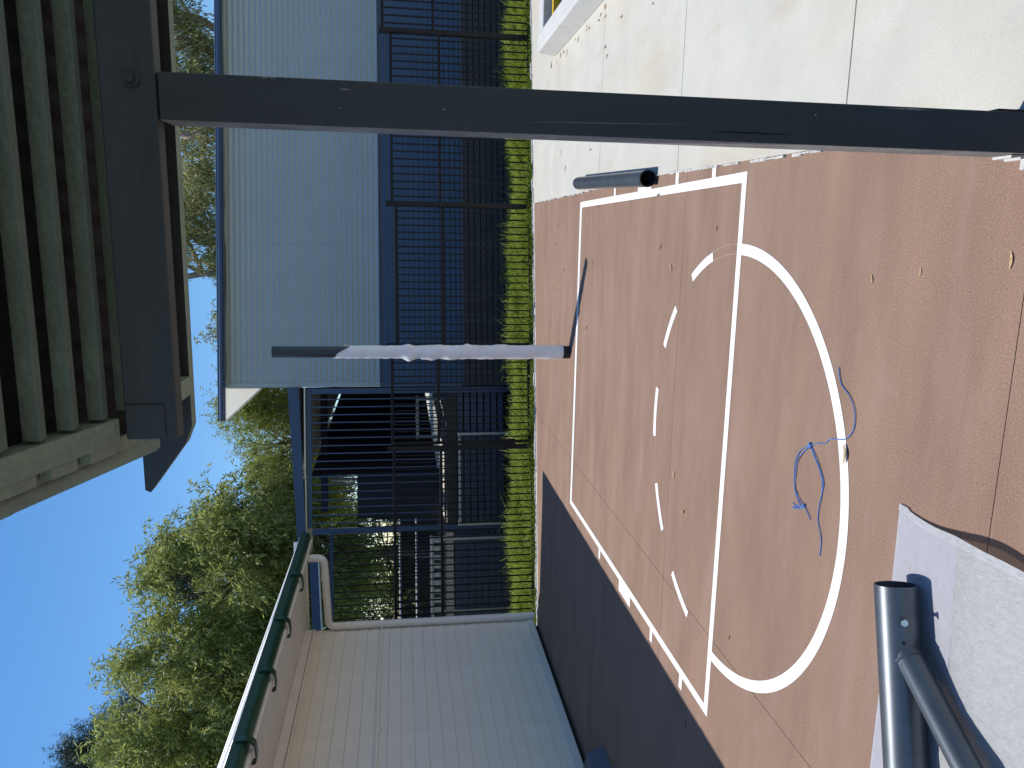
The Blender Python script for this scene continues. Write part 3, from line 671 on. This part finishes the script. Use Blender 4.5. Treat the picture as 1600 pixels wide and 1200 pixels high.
MB().tube([(.012,.035,.006),(.03,.05,.007)], .008, 8).build('knot', M['twine'], tw, smooth=True)
MB().tube([(-.25,.055,.005),(-.242,.04,.006)], .007, 8).build('knot', M['twine'], tw, smooth=True)
# ------------------------------------------------------------------ fallen leaves
def leafmesh(nm, L_, W_, curl, bendy):
    v = []; f = []; n = 8
    for i in range(n+1):
        t = i/n; wv = W_*math.sin(PI*min(1,t*.93+.05))**.8*(1 if i < n else .1)
        cx_ = bendy*math.sin(PI*t)*L_; z = .002+curl*L_*(t-.5)**2*2
        v += [(cx_-wv,L_*(t-.5),z+wv*.7),(cx_,L_*(t-.5),z),(cx_+wv,L_*(t-.5),z+wv*.6)]
    for i in range(n): b = 3*i; f += [(b,b+1,b+4,b+3),(b+1,b+2,b+5,b+4)]
    me = bpy.data.meshes.new(nm); me.from_pydata(v,[],f); me.update(); me.polygons.foreach_set('use_smooth',[True]*len(f)); return me
LMS = [leafmesh('leaf', .09,.009,.10,.10), leafmesh('leaf', .08,.0095,.12,-.14), leafmesh('leaf', .055,.009,.15,.16), leafmesh('leaf', .10,.0075,.06,.20)]
for i, me in enumerate(LMS): me.materials.append(M['leafdry'] if i != 2 else M['leafgrey'])
def leaf(x, y, k=None, a=None, z=.001, where='court', sz=.72, label=None):
    k = random.randrange(4) if k is None else k
    o = bpy.data.objects.new('fallen_leaf', LMS[k]); C.objects.link(o); o.location = (x,y,z); o.rotation_euler = (random.uniform(-.1,.1),random.uniform(-.15,.15),random.uniform(0,6.3) if a is None else a)
    s = random.uniform(.75,1.2)*(sz if y > -.9 or label else .52); o.scale = (s,s,s)
    if label: tag(o, label, 'leaf', 'fallen leaves at the foot of the kerb' if where == 'kerb' else None)
    elif where == 'court': tag(o, 'dry fallen leaf lying on the brown court', 'leaf', 'fallen leaves on the brown court')
    else: tag(o, 'dry fallen leaf lying on the pale concrete pavement', 'leaf', 'fallen leaves on the pale pavement')
for x, y, k, a in ((1.032,-1.104,0,-1.2),(1.069,-1.361,0,-1.7),(1.12,-1.738,0,-1.5),(1.226,.33,2,-1.9),(1.11,1.216,2,1),(.98,1.0,1,2),(-.30,.72,3,1.4),(-.47,.55,1,.6),
    (.95,3.0,3,1.5),(1.30,4.6,1,2),(1.1,4.7,1,1),(.62,4.75,3,.9),(.2,4.9,2,.3),(.05,4.35,3,1.5),(-.9,4.6,2,.4),(-.25,3.1,2,.5),(.35,3.15,2,1.1),(-2.6,4.3,0,.2),(-2.1,3.7,1,.4),(-2.75,2.5,0,1.5),(-1.75,.3,1,1.6),(-1.68,-.25,0,1.4),(-.9,-.2,2,1.1),(.83,4.2,2,.4),(1.43,2.9,2,.3)):
    leaf(x,y,k,a)
for i in range(34):
    if i < 16: x, y = 3.07-abs(random.gauss(0,.05)), random.uniform(2.6,5.2)
    else: x, y = random.uniform(1.75,3.3), random.uniform(1.2,6.0)
    if x > 3.05 and y < 5: x = 3.05
    if i < 16: leaf(x, y, random.choice((0,1,2,2,3)), None, .010, 'kerb', .72, 'dry fallen leaf lying along the foot of the concrete kerb')
    else: leaf(x, y, random.choice((0,1,2,2,3)), None, .010, 'pave')
leaf(1.455,1.32,1,.3,.006,'court',.8,'dry leaf on the white key line at the open end of the steel tube')
leaf(.355,-1.055,1,1.75,.003,'court',.85,'curled tan leaf lying on the painted arc beside the blue twine')
# ------------------------------------------------------------------ trees
def leaves(pts_dirs, L_, W_, n_per, droop, spread, seed):
    r = np.random.default_rng(seed); P0 = np.array([p for p,_ in pts_dirs]); D0 = np.array([d for _,d in pts_dirs])
    n = len(P0)*n_per; P1 = np.repeat(P0,n_per,0); D1 = np.repeat(D0,n_per,0)
    t = np.tile(np.linspace(0,1,n_per),len(P0))[:,None]
    base = P1+D1*t*spread+np.array([0,0,-1.])*(t**2)*spread*droop*.6+r.normal(0,.035*spread/.5,(n,3))
    d = D1*.5+r.normal(0,.55,(n,3))+np.array([0,0,-1.])*droop; d /= np.linalg.norm(d,axis=1)[:,None]
    s = np.cross(d, r.normal(0,1,(n,3))); s /= np.linalg.norm(s,axis=1)[:,None]
    l = L_*(.6+.7*r.random(n))[:,None]; w_ = W_*(.7+.6*r.random(n))[:,None]; nr = np.cross(d,s)
    V_ = np.stack([base, base+d*l*.45+s*w_+nr*w_*.3, base+d*l, base+d*l*.45-s*w_+nr*w_*.3],1).reshape(-1,3)
    b = np.arange(n)*4; return V_, np.stack([b,b+1,b+2,b+3],1)
def limb(m, a, b, r0_, r1_, wob, seed, n=7):
    rr = random.Random(seed); a = Vector(a); b = Vector(b); L_ = (b-a).length; pts = []; rad = []
    o1 = Vector((rr.uniform(-1,1),rr.uniform(-1,1),rr.uniform(-.3,.6)))*wob*L_; o2 = Vector((rr.uniform(-1,1),rr.uniform(-1,1),rr.uniform(-.3,.6)))*wob*L_*.5
    for i in range(n+1):
        t = i/n; pts.append(tuple(a.lerp(b,t)+o1*math.sin(PI*t)+o2*math.sin(2*PI*t))); rad.append(r0_+(r1_-r0_)*t)
    m.tube(pts, rad, 7); return [Vector(p) for p in pts]
def tree(name, label, lat, d, fork, blobs, lm, bm_, leaf_, seed, trunk_r=.16, group=None, thick=1.0, dens=2.3):
    T = thing(name, label, 'tree', Fp(lat,d,-.14), YAW, group); r = random.Random(seed); nr = np.random.default_rng(seed)
    wood = MB(); limb(wood, (0,0,0), (r.uniform(-.3,.3),r.uniform(-.3,.3),fork), trunk_r, trunk_r*.75, .03, seed)
    br = MB(); allp = []
    top = Vector((0,0,fork-.05))
    for bi, (bl, bd, bz, rx, ry, rz, nc) in enumerate(blobs):
        c = Vector((bl-lat, bd-d, bz+.14))
        nc = int(nc*dens); path = limb(br, top, c, trunk_r*.55, .03*thick, .10, seed*31+bi)
        # sub-centres break the outline into clumps
        subs = []
        for k in range(max(6,int(nc/45))):
            while True:
                q = nr.uniform(-1,1,3)
                if .25 < np.linalg.norm(q) < 1: break
            subs.append(np.array([q[0]*rx,q[1]*ry,q[2]*rz]))
        for k, sb in enumerate(subs):
            e = c+Vector(sb); limb(br, path[r.randrange(3,len(path))], e, .026*thick, .007*thick, .12, seed*77+bi*50+k, 5)
        sig = min(rx,rz)*.15+.10
        for k in range(nc):
            sb = subs[nr.integers(len(subs))]; p = np.array(c)+sb+nr.normal(0,1,3)*np.array([sig,sig,sig*.8])
            out = sb/np.array([rx,ry,rz])+nr.normal(0,.5,3)+np.array([0,0,.25]); out /= np.linalg.norm(out)+1e-6
            allp.append((p,out))
    wood.build('trunk', bm_, T, smooth=True); br.build('limbs', bm_, T, smooth=True)
    L_, W_, npr, droop, spread = leaf_
    V_, F_ = leaves(allp, L_, W_, npr, droop, spread, seed)
    me = bpy.data.meshes.new('crown'); me.from_pydata(V_.tolist(),[],F_.tolist()); me.update(); link('crown', me, lm, T)
    return T
M['lf1'] = leafmat('wispy_leaf', (.16,.205,.045), (.52,.55,.17), .5)
M['lf2'] = leafmat('dark_leaf', (.02,.045,.02), (.075,.115,.04), .3)
M['lf3'] = leafmat('gum_leaf', (.15,.175,.06), (.52,.50,.22), .48)
M['lf4'] = leafmat('yellow_green_leaf', (.18,.235,.04), (.48,.51,.12), .5)
M['lf5'] = leafmat('needle_leaf', (.018,.04,.032), (.06,.095,.07), .2)
WISP = (.165,.018,14,.75,.5)
tree('leafy_tree', 'tall wispy pale-green tree rising highest above the green gutter', -7.6, 18.5, 3.0,
     [(-7.6,18.5,5.6,1.7,1.6,1.5,560),(-6.2,18.0,6.3,1.3,1.3,1.2,420),(-8.9,18.4,6.6,1.5,1.4,1.5,460),(-7.5,18.8,7.9,1.1,1.0,.9,240),(-5.2,18.6,5.0,1.2,1.3,1.3,380),(-6.6,17.6,4.2,1.6,1.2,1.0,380)], M['lf1'], M['bark'], WISP, 11, .2, None, 1.7, 1.9)
tree('leafy_tree', 'wispy green tree between the tall one and the deck roof', -3.9, 18.0, 2.8,
     [(-4.3,18.0,6.4,1.0,1.2,1.0,340),(-3.6,17.8,5.0,1.3,1.3,1.2,480),(-2.9,18.4,4.4,.8,1.0,.9,220),(-5.0,17.8,4.2,1.2,1.2,1.0,340),(-4.0,17.7,3.7,1.4,1.0,.8,330)], M['lf1'], M['bark'], WISP, 12, .17, None, 1.7, 1.9)
tree('leafy_tree', 'dense dark-leaved tree half hidden behind the wispy trees', -6.2, 24, 3.5,
     [(-5.2,24,6.6,1.6,1.6,1.7,520),(-7.6,24.2,6.0,1.8,1.6,1.6,520),(-4.6,24.5,4.6,1.9,1.5,1.5,520),(-5.2,24,8.3,.9,.9,.7,200),(-9.5,24,5.5,2,1.6,1.8,420)], M['lf2'], M['bark'], (.13,.028,11,.3,.4), 13, .25)
tree('conifer_tree', 'blue-green conifer standing far beyond the wispy tree', -13.6, 30, 5,
     [(-13.6,30,12.9,.9,.9,1.1,300),(-12.9,30,11.6,1.3,1.2,1.0,360),(-14.3,30,11.2,1.4,1.3,1.1,360),(-13.2,30,10.0,1.7,1.5,1.1,380),(-13.6,30,13.6,.5,.5,.6,110)], M['lf5'], M['bark'], (.20,.011,14,.3,.6), 14, .22)
tree('leafy_tree', 'yellow-green feathery tree growing behind the deck roof', -1.3, 20, 3.0,
     [(-1.5,20,4.9,1.1,1.2,.9,430),(-.3,20.4,4.8,.9,1.0,.9,330),(-2.7,20.2,4.4,1.0,1.1,.8,360),(-.6,20,5.6,.5,.6,.5,90),(-2.0,20.3,3.8,1.6,1.1,.7,360)], M['lf4'], M['palebark'], (.12,.011,13,.6,.5), 15, .14)
tree('leafy_tree', 'shaded dark tree low behind the deck at the open left side', -7.6, 23, 1.5,
     [(-7.0,23,2.6,1.8,1.2,1.3,520),(-9.0,23.5,2.8,1.6,1.2,1.4,420),(-5.0,24.5,2.4,1.4,1.0,1.1,320)], M['lf1'], M['bark'], (.14,.02,11,.4,.5), 16, .14)
GUM = (.16,.017,13,.9,.45)
gg = 'gum trees behind the raised building'
tree('gum_tree', 'pale-limbed gum tree with sparse leaves left of the veranda post', 3.6, 21, 3.8,
     [(2.9,21,7.2,1.0,1.2,1.0,150),(4.3,21.2,7.5,1.2,1.2,1.1,220),(3.4,21.4,6.0,1.1,1.0,.7,130),(1.4,21,6.3,.45,.5,.45,36),(5.3,21,6.5,.9,1.0,.9,150),(-.25,21.2,6.05,.6,.6,.5,60),(-.3,21.0,5.4,.45,.5,.4,40)], M['lf3'], M['palebark'], GUM, 21, .19, gg, 2.6, 2.0)
tree('gum_tree', 'denser gum tree with pale limbs beside the veranda post', 7.4, 21, 3.8,
     [(6.6,21,7.3,1.1,1.2,1.0,270),(7.9,21.3,7.4,1.2,1.2,1.1,330),(9.1,21,6.9,1.3,1.2,1.2,330),(7.4,21.5,6.1,1.4,1.0,.7,220),(9.8,21,8.2,1.1,1.0,.9,200)], M['lf3'], M['palebark'], GUM, 22, .22, gg, 2.6, 1.4)
